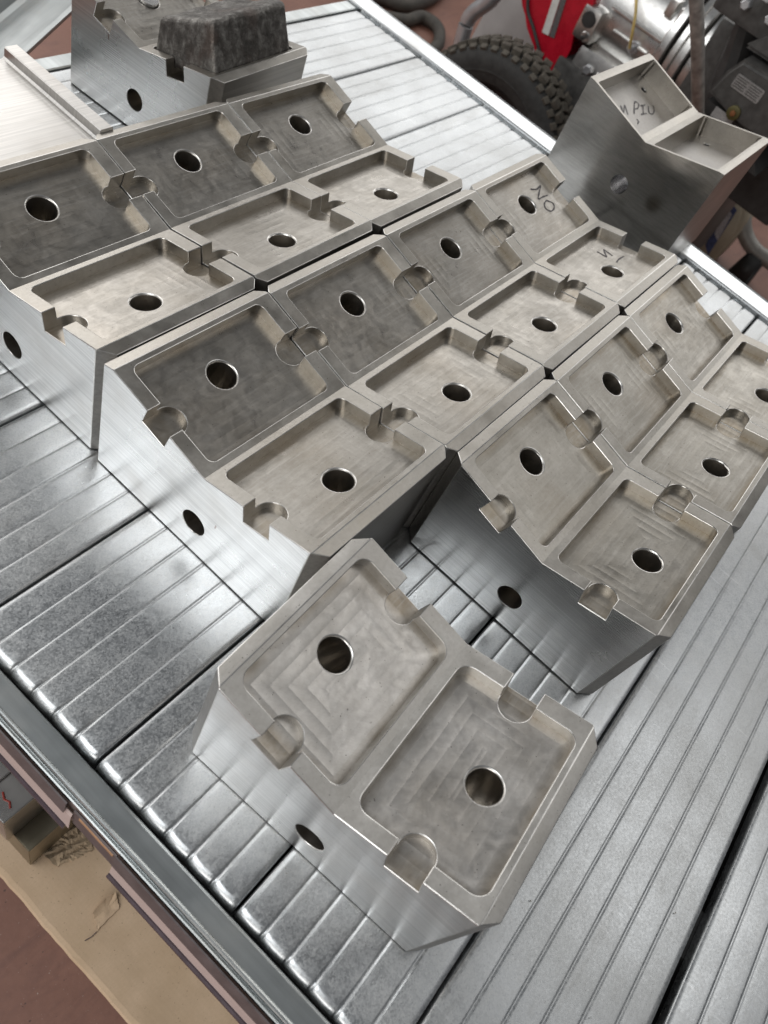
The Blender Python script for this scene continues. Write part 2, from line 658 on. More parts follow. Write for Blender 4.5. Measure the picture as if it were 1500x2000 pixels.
# loose galvanised channel lying askew over the table end
bm = bmesh.new()
cprof = [(-.040, .001), (-.042, .010), (-.0405, .011), (-.036, .0045), (-.028, .0030), (.020, .0030), (.030, .0055), (.037, .012), (.0405, .024), (.0425, .036),
         (.0450, .0365), (.0452, .030), (.0445, .001)]
prism(bm, cprof, lambda p, h: (h, p[0], p[1]), -.55, .75)
bmesh.ops.bevel(bm, geom=[e for e in bm.edges if abs(e.verts[0].co.x - e.verts[1].co.x) > .5], offset=.0006, segments=1, affect='EDGES')
chn = from_bm('steel_channel', bm, mat_brushed('dull_zinc', (0.30, 0.315, 0.315), .3, .42, (4, 60, 60), .06))
chn.location = (.50, .945, .0016)
chn.rotation_euler = (0, 0, math.radians(29))
tag(chn, 'loose galvanised steel channel lying askew at the upper left corner', 'steel channel')


# ------------------------------------------------------------------ the V-blocks
def vface(side, x, t, n, hv=HV):
    """local block point from face coordinates: x along, t from valley, n along the face normal"""
    s = side * (t * math.cos(TH) - n * math.sin(TH))
    z = hv + t * math.sin(TH) + n * math.cos(TH)
    return (x, -s, z)


def temp_obj(bm):
    me = bpy.data.meshes.new('tmp')
    bmesh.ops.recalc_face_normals(bm, faces=bm.faces)
    bm.to_mesh(me)
    bm.free()
    o = bpy.data.objects.new('tmp', me)
    COL.objects.link(o)
    return o


def make_block_mesh(name, length=.2270, W=W, hv=HV, ch=(CH, CH, CH, CH), notches=True, pocket=(.0175, .0205, .0085, .1368), depth=.0145,
                    hole_r=.0172, hole_x=None, hole_t=.0885, side_r=.0165, side_z=.05, corner_r=.009, relief=False, bevel=.0008, tc=.0140, drop=.0036):
    objs = []
    # body
    vz = lambda s: hv + SL * abs(s)
    prof = [(-W, 0), (W, 0), (W, vz(W - tc) - drop), (W - tc, vz(W - tc)), (0, hv), (-(W - tc), vz(W - tc)), (-W, vz(W - tc) - drop)]
    bm = bmesh.new()
    prism(bm, prof, lambda p, h: (h, -p[0], p[1]), 0, length)
    body = temp_obj(bm)
    cutters = []

    def cut(bm, op='DIFFERENCE'):
        cutters.append((temp_obj(bm), op))
    # plan outline with chamfered corners  order: front-left, front-right, back-right, back-left  (left = -s)
    a, b, c, d = ch
    bm = bmesh.new()
    e = .0002
    pl = []
    pl += [(a, -W - (0 if a else e)), ] if a else []
    plan = []

    def corner(x, s, cc, order):
        if cc <= 0:
            plan.append((x, s))
        else:
            p1 = (x, s * (1 - cc / W))
            p2 = (x + cc if x < length / 2 else x - cc, s)
            plan.extend([p1, p2] if order else [p2, p1])
    corner(0 if a else -.001, -W if a else -W - .001, a, False)
    corner(0 if b else -.001, W if b else W + .001, b, True)
    corner(length if c else length + .001, W if c else W + .001, c, False)
    corner(length if d else length + .001, -W if d else -W - .001, d, True)
    prism(bm, plan, lambda p, h: (p[0], -p[1], h), -.01, hv + .2)
    cut(bm, 'INTERSECT')
    for side in (-1, 1):
        x0, x1, t0, t1 = pocket
        bm = bmesh.new()
        prism(bm, rrect(x0, length - x1, t0, t1, corner_r), lambda p, h, sd=side: vface(sd, p[0], p[1], h, hv), -depth, .05)
        cut(bm)
        if relief:
            for px_ in (x0 + .004, length - x1 - .004):
                for pt in (t0 + .004, t1 - .004):
                    bm = bmesh.new()
                    cc = [(px_ + .0062 * math.cos(2 * math.pi * k / 14), pt + .0062 * math.sin(2 * math.pi * k / 14)) for k in range(14)]
                    prism(bm, cc, lambda p, h, sd=side: vface(sd, p[0], p[1], h, hv), -depth * 1.02, -.0035)
                    cut(bm)
        hx = L / 2 if hole_x is None else hole_x
        ht_ = hole_t[0 if side < 0 else 1] if isinstance(hole_t, tuple) else hole_t
        # bore with a small countersink
        bm = bmesh.new()
        seg = 44
        rings = []
        for (rr, n) in ((hole_r, -.085), (hole_r, -depth - .0016), (hole_r + .0026, -depth + .001), (hole_r + .0026, .04 if not notches else -depth + .004)):
            rings.append([bm.verts.new(vface(side, hx + rr * math.cos(2 * math.pi * k / seg), ht_ + rr * math.sin(2 * math.pi * k / seg), n, hv)) for k in range(seg)])
        for r0, r1 in zip(rings, rings[1:]):
            for k in range(seg):
                bm.faces.new((r0[k], r0[(k + 1) % seg], r1[(k + 1) % seg], r1[k]))
        bm.faces.new(rings[0][::-1])
        bm.faces.new(rings[-1])
        cut(bm)
        if notches:
            tm = .0722
            r = .0172
            for flip in (False, True):
                pts = [(-.02, tm - r), (.0215, tm - r)]
                for k in range(1, 16):
                    aa = -math.pi / 2 + math.pi * k / 16
                    pts.append((.0215 + r * math.cos(aa), tm + r * math.sin(aa)))
                pts += [(.0215, tm + r), (-.02, tm + r)]
                if flip:
                    pts = [(length - p[0], p[1]) for p in pts]
                bm = bmesh.new()
                prism(bm, pts, lambda p, h, sd=side: vface(sd, p[0], p[1], h, hv), -.0232, .06)
                cut(bm)
    for xx in (0, length):
        bm = bmesh.new()
        seg = 36
        cc = [(side_r * math.cos(2 * math.pi * k / seg), side_z + side_r * math.sin(2 * math.pi * k / seg)) for k in range(seg)]
        prism(bm, cc, lambda p, h: (h, p[0], p[1]), xx - .05, xx + .05)
        cut(bm)
    for c_, op in cutters:
        md = body.modifiers.new('b', 'BOOLEAN')
        md.operation = op
        md.solver = 'EXACT'
        md.object = c_
    dg = bpy.context.evaluated_depsgraph_get()
    me = bpy.data.meshes.new_from_object(body.evaluated_get(dg))
    for c_, _ in cutters:
        bpy.data.objects.remove(c_, do_unlink=True)
    bpy.data.objects.remove(body, do_unlink=True)
    # materials by place
    me.materials.clear()
    for mm in (MR, MF, MB, MD, MS, ME):
        me.materials.append(mm)
    ct, st = math.cos(TH), math.sin(TH)
    for p in me.polygons:
        c = p.center
        n = p.normal
        s = -c.y
        idx = 0
        sg = 1 if s > 0 else -1
        h = (c.z - hv) * ct - abs(s) * st          # height over the V face
        if abs(n.x) > .95 and (c.x < .0005 or c.x > length - .0005):
            idx = 2
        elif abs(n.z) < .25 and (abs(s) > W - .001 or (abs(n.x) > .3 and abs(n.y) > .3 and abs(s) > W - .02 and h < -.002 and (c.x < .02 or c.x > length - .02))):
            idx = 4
        elif n.z > .9 and -depth - .012 < h < -.004:
            idx = 1
        elif h < -depth - .003 and not (n.z > .9 and h > -.03):
            # inside bores
            r1 = math.hypot(c.x - (L / 2 if hole_x is None else hole_x), (abs(s) - (.0885 if isinstance(hole_t, tuple) else hole_t)))
            if r1 < .05 and c.z > .03 and abs(c.x) > .05:
                idx = 3
            elif .02 < c.z < side_z + .03 and abs(s) < .03:
                idx = 3
        p.material_index = idx
    # edge bevel
    tmp = bpy.data.objects.new('tmp', me)
    COL.objects.link(tmp)
    md = tmp.modifiers.new('bev', 'BEVEL')
    md.width = bevel
    md.segments = 2
    md.limit_method = 'WEIGHT'
    bmw = bmesh.new()
    bmw.from_mesh(me)
    wl = bmw.edges.layers.float.get('bevel_weight_edge') or bmw.edges.layers.float.new('bevel_weight_edge')
    for e_ in bmw.edges:
        if len(e_.link_faces) == 2 and e_.calc_face_angle(0) > math.radians(20) and e_.is_convex:
            e_[wl] = 1.0
    bmw.to_mesh(me)
    bmw.free()
    md.use_clamp_overlap = True
    md.material = 5
    for p in me.polygons:
        p.use_smooth = True
    dg = bpy.context.evaluated_depsgraph_get()
    me2 = bpy.data.meshes.new_from_object(tmp.evaluated_get(dg))
    bpy.data.objects.remove(tmp, do_unlink=True)
    bpy.data.meshes.remove(me)
    me2.name = name
    for p in me2.polygons:
        p.use_smooth = True
    me2.set_sharp_from_angle(angle=math.radians(14))
    for p in me2.polygons:
        if len(p.vertices) > 4:
            p.use_smooth = False
    return me2


CI = .0100
me_std = make_block_mesh('v_block', ch=(CI, CI, CI, CI))
me_first = make_block_mesh('v_block_end', ch=(CH, CH, CI, CI))
me_b1 = make_block_mesh('v_block_square', ch=(0, CH, CI, CI))
me_d = make_block_mesh('v_block_round', length=.221, corner_r=.0135, bevel=.0012)
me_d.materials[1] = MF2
me_d.materials[0] = MR2
me_c = me_std.copy()
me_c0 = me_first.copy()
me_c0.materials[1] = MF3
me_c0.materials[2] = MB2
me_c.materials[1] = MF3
me_f = make_block_mesh('v_block_tall', length=.262, W=.1488, tc=.010, drop=-.0005, hv=.2015, ch=(0, 0, 0, 0), notches=False, pocket=(.0055, .0055, .0145, .137), depth=.036,
                       hole_r=.0066, hole_x=.222, hole_t=(.1045, .050), side_r=.0175, side_z=.115, corner_r=.004, relief=True, bevel=.0005)


def place_block(me, x, s, yaw, label, group='V blocks set out in rows', name='v_block', z=0.0):
    o = bpy.data.objects.new(name, me)
    COL.objects.link(o)
    o.location = (x, -s, z + .0013)
    o.rotation_euler = (0, 0, yaw)
    tag(o, label, 'metal block', group)
    return o


G = .2285
blk = {}
for row, x0, s0, ya, n in (('A', .0044, -.3086, .0026, 3), ('B', 0.0, 0.0, 0.0, 4), ('C', .2230, .3088, .0010, 3)):
    for k in range(n):
        lab = {
            'A0': 'V block cut by the left photo edge, first of the upper row',
            'A1': 'V block in the middle of the upper row, below the ingot block',
            'A2': 'V block at the far end of the upper row, next to bare ribbed planks',
            'B0': 'V block with bright square front corner, nearest of the long middle row',
            'B1': 'second V block of the long middle row, behind the nearest one',
            'B2': 'third V block of the long middle row, before the one marked NO',
            'B3': 'V block with NO and SI written in its two pockets',
            'C0': 'V block with dark shadowed front face, nearest of the right row',
            'C1': 'second V block of the right row, between its two neighbours',
            'C2': 'V block at the right photo edge, farthest of the right row',
        }[row + str(k)]
        jx = random.uniform(-.0012, .0012)
        js = {'B1': .002, 'B2': .001, 'C1': .001}.get(row + str(k), 0.0)
        xx = x0 + k * G * math.cos(ya) + jx
        ss = s0 - k * G * math.sin(ya) + js
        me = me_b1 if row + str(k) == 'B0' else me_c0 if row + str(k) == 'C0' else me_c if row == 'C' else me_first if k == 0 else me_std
        blk[row + str(k)] = place_block(me, xx, ss, ya + random.uniform(-.003, .003), lab)
blk['D'] = place_block(me_d, -.1493, .3162, .0494, 'single V block standing apart in front, nearest to the camera')
blk['E'] = place_block(me_first, .4694, -.6456, .0803, 'V block at the upper left that carries the dark ingot')
blk['F'] = place_block(me_f, 1.09, -.0435, 0.0, 'taller un-notched block with PIU written in its pocket, at the far rail', name='tall_block', z=.0055)
del blk['F']['group']
me_f.materials[2] = mat_brushed('polished_dark_face', (0.36, 0.35, 0.335), .10, .2, (4, 30, 260), .03)
me_f.materials[1] = mat_rim('dull_pocket', (0.37, 0.355, 0.34), .06)
me_f.materials[3] = mat_brushed('threaded_bore', (.40, .40, .41), .16, .24, (900, 4, 4), .6)

# lipped slab at the left edge
bm = bmesh.new()
prism(bm, [(-.10, 0), (.268, 0), (.268, .166), (.2665, .168), (.2495, .168), (.2480, .1665), (.2470, .1560), (.2440, .1535), (.2360, .1525), (.10, .1525), (-.10, .1525)],
      lambda p, h: (p[0], -h, p[1]), -.650, -.4625)
bmesh.ops.bevel(bm, geom=[e for e in bm.edges if e.calc_face_angle(0) > .5], offset=.0009, segments=2, affect='EDGES')
slab = from_bm('lipped_slab', bm, mat_brushed('pale_slab', (0.62, 0.60, 0.575), .26, .40, (6, 300, 6), .06))
tag(slab, 'pale metal slab with one raised lip, at the left photo edge', 'metal slab')

# ------------------------------------------------------------------ ingot on block E
def mat_ingot():
    m = NT('oxidised_ingot')
    v = m.obj()
    n1 = m.noise(m.scale(v, 1, 1, .7), 60, 6, .7, .3)
    n2 = m.noise(v, 140, 4, .6)
    n3 = m.noise(m.scale(v, 1, 1, .5), 16, 3, .6)
    c = m.ramp(n1, [(.30, (.055, .050, .046)), (.48, (.115, .106, .097)), (.60, (.21, .20, .185)), (.78, (.40, .385, .36))])
    c = m.mix(m.mapr(n3, .55, .7, 0, .6), c, rgba(.12, .085, .07))
    geo = m.n('ShaderNodeNewGeometry')
    c = m.mix(m.mapr(m.math('ADD', geo.outputs['Pointiness'], m.math('MULTIPLY', n2, .06)), .555, .60, 0, .8), c, rgba(.55, .52, .47))
    return m.set(Base_Color=c, Metallic=.75, Roughness=m.mapr(n2, .3, .7, .35, .62), Normal=m.bump(m.math('ADD', n1, n2), .45, .003))


def make_ingot():
    """tapered bar in the coordinates of the right-hand pocket of block E"""
    bm = bmesh.new()
    x0, x1, t0, t1, h = .0185, .2035, .0095, .1355, .066
    lo = [(x0, t0), (x1, t0), (x1, t1), (x0, t1)]
    ins = .0095
    hh = (.042, .046, .0665, .066)
    hi = [(x0 + ins, t0 + ins), (x1 - ins, t0 + ins), (x1 - ins, t1 - ins), (x0 + ins, t1 - ins)]
    va = [bm.verts.new(Vector((p[0], p[1], -.0142))) for p in lo]
    vb = [bm.verts.new(Vector((p[0], p[1], hk))) for p, hk in zip(hi, hh)]
    for k in range(4):
        bm.faces.new((va[k], va[(k + 1) % 4], vb[(k + 1) % 4], vb[k]))
    bm.faces.new(va[::-1])
    bm.faces.new(vb)
    bmesh.ops.bevel(bm, geom=[e for e in bm.edges if max(v.co.z for v in e.verts) > 0], offset=.0095, segments=4, affect='EDGES', profile=.55)
    bmesh.ops.triangulate(bm, faces=bm.faces)
    bmesh.ops.subdivide_edges(bm, edges=[e for e in bm.edges if e.calc_length() > .02], cuts=5, use_grid_fill=True)
    bmesh.ops.subdivide_edges(bm, edges=[e for e in bm.edges if e.calc_length() > .012], cuts=1)
    for v in bm.verts:
        p = v.co.copy()
        nz = noise.noise(p * 30) * .0018 + noise.noise(p * 90) * .0007
        if p.z > .030:
            nz += noise.noise(p * 22 + Vector((3, 1, 0))) * .003 - .004 * max(0, 1 - ((p.x - .11) ** 2 / .004 + (p.y - .072) ** 2 / .002))
        v.co.z += nz if p.z > -.01 else 0
        if p.z > -.01:
            v.co.x += noise.noise(p * 25 + Vector((9, 0, 0))) * .0012
            v.co.y += noise.noise(p * 25 + Vector((0, 9, 0))) * .0012
        v.co = Vector(vface(1, v.co.x, v.co.y, v.co.z))
    return bm


ing = from_bm('ingot', make_ingot(), mat_ingot(), smooth=True)
ing.matrix_world = blk['E'].matrix_world
ing.location = blk['E'].location
ing.rotation_euler = blk['E'].rotation_euler
tag(ing, 'dark oxidised tapered metal ingot resting in a block pocket', 'ingot')
# round plug standing in the left bore of block E
bm = bmesh.new()
seg = 32
for rr, n0, n1 in ((.0158, -.03, -.0105),):
    prism(bm, [(.11 + rr * math.cos(2 * math.pi * k / seg), .0885 + rr * math.sin(2 * math.pi * k / seg)) for k in range(seg)],
          lambda p, h: vface(-1, p[0], p[1], h), n0, n1)
pl = from_bm('round_plug', bm, MP, blk['E'])
pl['label'] = 'pale round plug set in the upper bore'

# ------------------------------------------------------------------ marker writing
MINK = mat_plain('marker_ink', (.055, .045, .05), .5, .0, 200, .3, .02)


def strokes(name, owner, lines, side, wdt, hv, depth):
    """each line is a list of (x, s) on the pocket floor of a block"""
    bm = bmesh.new()
    for ln in lines:
        P = [Vector((x, abs(s) / math.cos(TH) + 0.0, 0)) for x, s in ln]
        # floor points given by plan position: convert s -> t at floor depth
        P = [Vector((p.x, (p.y * math.cos(TH) - depth * math.sin(TH)) / math.cos(TH), 0)) for p in P]
        P = spline(P, 5)
        prev = None
        for i, p in enumerate(P):
            d = (P[min(i + 1, len(P) - 1)] - P[max(i - 1, 0)])
            if d.length < 1e-9:
                continue
            d.normalize()
            nn = Vector((-d.y, d.x, 0)) * wdt * .5 * (1 + .25 * math.sin(i * 1.3))
            a = bm.verts.new(vface(side, p.x + nn.x, p.y + nn.y, -depth + .0004, hv))
            b = bm.verts.new(vface(side, p.x - nn.x, p.y - nn.y, -depth + .0004, hv))
            if prev:
                bm.faces.new((prev[0], a, b, prev[1]))
            prev = (a, b)
    o = from_bm(name, bm, MINK, owner)
    return o


o = strokes('writing', blk['B3'], [[(.146, -.1088), (.1606, -.104), (.1762, -.1064), (.1600, -.0975), (.1455, -.0887), (.1610, -.0880), (.1744, -.0864)],
                               [(.1619, -.0799), (.1717, -.0711), (.1653, -.0625), (.1508, -.0612), (.1446, -.0698), (.1511, -.0772), (.1619, -.0799)]], -1, .0026, HV, .0145)
o['label'] = 'handwritten word NO in dark marker'
o = strokes('writing', blk['B3'], [[(.1485, .0434), (.1470, .0530), (.1458, .0615), (.1560, .0540), (.165, .0476), (.1610, .0580), (.1581, .0668)],
                               [(.143, .0814), (.1557, .0791), (.1732, .0802)]], 1, .0026, HV, .0145)
o['label'] = 'handwritten word SI in dark marker'
o = strokes('writing', blk['F'], [[(.0994, -.1009), (.0832, -.084)], [(.0832, -.084), (.113, -.0985)], [(.113, -.0985), (.0991, -.0799)],
                              [(.121, -.0759), (.1548, -.0953), (.1622, -.0885), (.1481, -.0821), (.1353, -.0837)],
                              [(.1734, -.0824), (.1516, -.0679)], [(.1647, -.0839), (.1833, -.0815)], [(.1424, -.0687), (.1644, -.0656)],
                              [(.2091, -.0734), (.1969, -.063), (.1817, -.0595), (.1755, -.0651), (.1904, -.0764)],
                              [(.1145, -.0645), (.1158, -.0593), (.105, -.0556)]], -1, .0030, .2015, .036)
o['label'] = 'handwritten PIU in grey marker'


# ------------------------------------------------------------------ below the near rail: cardboard, pallet and spare blocks
def P3(x, s, z):
    return Vector((x, -s, z))


def mat_card():
    m = NT('cardboard')
    v = m.obj()
    n1 = m.noise(v, 14, 4, .6)
    n2 = m.noise(m.scale(v, 1, 3, 1), 150, 3, .6)
    fl = m.n('ShaderNodeTexWave', bands_direction='X')
    m.link(v, fl.inputs['Vector'])
    fl.inputs['Scale'].default_value = 45
    fl.inputs['Distortion'].default_value = .6
    c = m.ramp(n1, [(.3, (.51, .365, .235)), (.7, (.60, .44, .30))])
    c = m.mix(m.mapr(n2, .4, .75, 0, .45), c, rgba(.47, .35, .23))
    n3 = m.noise(v, 330, 2, .5)
    c = m.mix(m.mapr(n3, .70, .75, 0, .7), c, rgba(.16, .11, .07))
    n4 = m.noise(m.scale(v, 1, .4, 1), 9, 4, .65)
    c = m.mix(m.mapr(n4, .54, .75, 0, .4), c, rgba(.36, .26, .165))
    h = m.math('ADD', n2, m.math('MULTIPLY', fl.outputs['Fac'], .25))
    return m.set(Base_Color=c, Roughness=.85, Normal=m.bump(h, .12, .001))


MCARD = mat_card()
MTORN = mat_plain('torn_card_inside', (.40, .30, .20), .9, 0, 60, .25, .4, .002)
MWOOD = mat_plain('pallet_wood', (.26, .18, .11), .75, 0, 20, .3, .3, .002)
CZ = -.72

# pallet
pal = empty('pallet', (0.1, -.15, FZ))
tag(pal, 'wooden pallet on the floor beneath the cardboard sheet', 'pallet')
for k, xx in enumerate((-.27, -.10, .07, .24, .41)):
    bm = bmesh.new()
    add_box(bm, xx + .006, xx + .12, -.95, .55, CZ - .026, CZ - .006, .002)
    for v in bm.verts:
        v.co -= Vector((0.1, -.15, FZ))
    from_bm('deck_board', bm, MWOOD, pal)
for ss in (-.45, .15, .75):
    bm = bmesh.new()
    add_box(bm, -.255, .50, -ss - .04, -ss + .04, FZ, CZ - .0265, .002)
    for v in bm.verts:
        v.co -= Vector((0.1, -.15, FZ))
    from_bm('bearer', bm, MWOOD, pal)

# cardboard sheet with a crushed front edge
bm = bmesh.new()
grid = []
ns = 90
for i in range(ns + 1):
    ss = -.55 + 1.5 * i / ns
    row = []
    edge = -.2915 + .004 * noise.noise(Vector((ss * 9, 0, 3))) + .0022 * noise.noise(Vector((ss * 40, 2, 3)))
    for j, xx in enumerate((0, .003, .010, .03, .08, .16, .30, .60)):
        dz = 0
        if j == 0:
            dz = -.006 + .002 * noise.noise(Vector((ss * 30, 5, 0)))
        elif j == 1:
            dz = -.0018 + .0012 * noise.noise(Vector((ss * 22, 7, 0)))
        row.append(bm.verts.new(P3(edge + xx, ss, CZ + dz + .0016 * noise.noise(Vector((ss * 5, xx * 9, 1))))))
    grid.append(row)
for r0, r1 in zip(grid, grid[1:]):
    for k in range(len(r0) - 1):
        bm.faces.new((r0[k], r0[k + 1], r1[k + 1], r1[k]))
geo = bmesh.ops.extrude_face_region(bm, geom=bm.faces[:])
for g in geo['geom']:
    if isinstance(g, bmesh.types.BMVert):
        g.co.z -= .005
card = from_bm('cardboard_sheet', bm, MCARD, smooth=False)
tag(card, 'torn brown cardboard sheet lying on the pallet below the rail', 'cardboard')


def torn_flap(name, outline, lift, mat, flutes=0.0):
    """a small lifted tongue of paper; outline of (x, s) points round it"""
    c = Vector((sum(p[0] for p in outline) / len(outline), sum(p[1] for p in outline) / len(outline), 0))
    bm = bmesh.new()
    n = len(outline)
    rings = []
    for f in (1.0, .8, .6, .4, .2):
        ring = []
        for k in range(n):
            p = Vector((outline[k][0], outline[k][1], 0))
            q_ = c + (p - c) * f
            w = math.sin(k / n * 2 * math.pi + .8)
            z = CZ + .0035 + lift * max(0, w) * f * f + .0015 * noise.noise(Vector((q_.x * 80, q_.y * 80, 2)))
            z += flutes * math.sin((q_.y - q_.x * .25) * 2 * math.pi / .0125)
            ring.append(bm.verts.new((q_.x, -q_.y, z)))
        rings.append(ring)
    for r0, r1 in zip(rings, rings[1:]):
        for k in range(n):
            bm.faces.new((r0[k], r0[(k + 1) % n], r1[(k + 1) % n], r1[k]))
    bm.faces.new(rings[-1])
    geo = bmesh.ops.extrude_face_region(bm, geom=bm.faces[:])
    for g in geo['geom']:
        if isinstance(g, bmesh.types.BMVert):
            g.co.z -= .0014
    return from_bm(name, bm, mat, card, smooth=False)


def dense(pts, n, jit, seed):
    r = random.Random(seed)
    out = []
    for i in range(len(pts)):
        a, b = Vector((*pts[i], 0)), Vector((*pts[(i + 1) % len(pts)], 0))
        for k in range(n):
            p = a.lerp(b, k / n)
            out.append((p.x + r.uniform(-jit, jit), p.y + r.uniform(-jit, jit)))
    return out


torn_flap('torn_flap', dense([(-.2303, .1591), (-.2080, .1570), (-.1861, .1619), (-.1900, .1720), (-.1967, .1847), (-.2200, .1840), (-.2420, .1850), (-.2324, .168)], 3, .0012, 1), .010, MCARD)
torn_flap('torn_patch', dense([(-.2264, .0204), (-.191, .0198), (-.1645, .0318), (-.1600, .0600), (-.1679, .082), (-.1844, .0765), (-.2050, .0700), (-.2245, .063)], 5, .0022, 2), .006, MTORN, .0026)
bm = bmesh.new()
tube(bm, [P3(-.2630, .1816, CZ + .003), P3(-.2520, .1850, CZ + .0035), P3(-.2420, .1850, CZ + .003)], .0008, 5)
from_bm('tear_line', bm, MLP, card)

# two spare blocks on the cardboard
bm = bmesh.new()
prism(bm, [(-.250, -.26), (-.06, -.26), (-.06, .032), (-.250, .032)], lambda p, h: (p[0], -p[1], h), CZ + .004, -.6120)
bmesh.ops.bevel(bm, geom=bm.edges[:], offset=.0012, segments=2, affect='EDGES')
o = from_bm('spare_block', bm, mat_brushed('olive_steel', (.33, .295, .22), .25, .4, (4, 4, 300), .06))
tag(o, 'dull olive metal block on the cardboard, under a paler block', 'metal block')
bm = bmesh.new()
prism(bm, [(-.262, -.32), (-.05, -.32), (-.05, -.010), (-.056, -.003), (-.262, -.003)], lambda p, h: (p[0], -p[1], h), -.6110, -.5020)
prism(bm, [(-.262, -.16), (-.05, -.16), (-.05, -.055), (-.262, -.055)], lambda p, h: (p[0], -p[1], h), -.5019, -.4950)
bmesh.ops.bevel(bm, geom=bm.edges[:], offset=.0012, segments=2, affect='EDGES')
o = from_bm('spare_block', bm, MP)
tag(o, 'pale metal block with a red mark, stacked below the near rail', 'metal block')
bm = bmesh.new()
tube(bm, [P3(-.236, -.040, -.5012), P3(-.241, -.030, -.5010), P3(-.238, -.022, -.5012), P3(-.243, -.014, -.5012)], .0016, 5)
from_bm('red_mark', bm, mat_plain('red_paint', (.25, .04, .03), .5), o)

# ------------------------------------------------------------------ machine beyond the far rail
mc = empty('wheeled_machine', (2.5, .5, FZ))
tag(mc, 'wheeled machine with aluminium engine and red cover beyond the far rail', 'machine')
MO = Vector((2.5, .5, FZ))


def mpart(name, bm, mat, parent=None, smooth=False):
    for v in bm.verts:
        v.co -= MO
    o = from_bm(name, bm, mat, mc if parent is None else parent, smooth)
    if smooth:
        o.data.set_sharp_from_angle(angle=math.radians(35))
    return o


MRUB = mat_plain('dusty_rubber', (.030, .029, .027), .75, 0, 40, .5, .2, .002)
MTRD = mat_plain('dusty_tread', (.095, .083, .066), .85, 0, 60, .45, .3, .002)
MBLK = mat_plain('black_plastic', (.028, .027, .026), .5, 0, 40, .3, .15)
MDGR = mat_plain('dark_grey_cast', (.075, .072, .068), .5, .3, 40, .3, .2)
MALU = mat_brushed('cast_aluminium', (.70, .69, .67), .24, .40, (60, 60, 60), .10)
MRED = mat_plain('red_paint_gloss', (.42, .008, .022), .28, 0, 20, .15, .03)
MPIPE = mat_plain('silver_pipe', (.52, .52, .53), .35, .7, 30, .1, .03)
MGREY = mat_plain('grey_panel_paint', (.42, .41, .40), .5, 0, 10, .08, .05)


def lathe_x(bm, prof, cs, cz, seg=64):
    rings = []
    for (x, r) in prof:
        rings.append([bm.verts.new(P3(x, cs + r * math.cos(2 * math.pi * k / seg), cz + r * math.sin(2 * math.pi * k / seg))) for k in range(seg)])
    for r0, r1 in zip(rings, rings[1:]):
        for k in range(seg):
            bm.faces.new((r0[k], r0[(k + 1) % seg], r1[(k + 1) % seg], r1[k]))
    return rings


CS, CZW, RT = -.812, -.576, .324
bm = bmesh.new()
lathe_x(bm, [(2.222, .195), (2.206, .203), (2.196, .225), (2.192, .258), (2.198, .288), (2.212, .304), (2.222, .306), (2.320, .309), (2.345, .300), (2.362, .258), (2.356, .21), (2.345, .195)], CS, CZW)
wheel = mpart('wheel', bm, MRUB, smooth=True)
bm = bmesh.new()
rg = lathe_x(bm, [(2.226, .199), (2.224, .190), (2.238, .184), (2.262, .172), (2.266, .09), (2.252, .075), (2.248, .045), (2.225, .042), (2.222, .0)], CS, CZW, 48)
mpart('rim', bm, mat_plain('dark_rim', (.022, .020, .018), .55, .2, 30, .3, .1), wheel, True)
bm = bmesh.new()
lathe_x(bm, [(2.1955, .232), (2.1925, .236), (2.1915, .240), (2.1925, .244)], CS, CZW)
mpart('bead_ring', bm, MRUB, wheel, True)
# tread lugs share one mesh per row
bm = bmesh.new()
add_box(bm, -.0165, .0165, -.0155, .0155, -.010, .0095, .003)
me_lug = bpy.data.meshes.new('tread_block')
bm.to_mesh(me_lug)
bm.free()
me_lug.materials.append(MTRD)
bm = bmesh.new()
add_box(bm, -.010, .010, -.0120, .0120, -.020, .012, .003)
me_sh = bpy.data.meshes.new('shoulder_block')
bm.to_mesh(me_sh)
bm.free()
me_sh.materials.append(MTRD)
NL = 46
for r_i, (xx, rr, ph, mesh, tw) in enumerate(((2.246, RT - .0085, 0, me_lug, .35), (2.284, RT - .0080, .5, me_lug, -.35), (2.322, RT - .0085, 0, me_lug, .35), (2.2145, RT - .024, .5, me_sh, 0))):
    for k in range(NL):
        an = 2 * math.pi * (k + ph) / NL
        if not (-.9 < an < 3.5 or an > 2 * math.pi - .9):
            continue
        o = bpy.data.objects.new('tread_block', mesh)
        COL.objects.link(o)
        o.parent = wheel
        o.location = P3(xx, CS + rr * math.cos(an), CZW + rr * math.sin(an)) - MO
        tilt = 0 if mesh is me_lug else -.5
        # local z points outward
        o.rotation_euler = (Matrix.Rotation(an - math.pi / 2, 3, 'X').inverted() @ Matrix.Rotation(tilt, 3, 'Y') @ Matrix.Rotation(tw, 3, 'Z')).to_euler()

# grey panel behind the wheel, silver pipe
bm = bmesh.new()
prism(bm, [(-1.26, -.62), (-1.235, -.40), (-1.20, -.335), (-1.10, -.29), (-1.0, -.33), (-.93, -.62)], lambda p, h: P3(h, p[0], p[1]), 2.74, 2.76)
mpart('guard_panel', bm, MGREY)
bm = bmesh.new()
tube(bm, spline([P3(2.52, -1.02, -.06), P3(2.5, -1.088, -.194), P3(2.5, -1.117, -.277), P3(2.5, -1.161, -.345), P3(2.5, -1.171, -.396), P3(2.5, -1.158, -.50), P3(2.5, -1.15, -.62)], 6), .028, 16)
mpart('frame_pipe', bm, MPIPE, smooth=True)

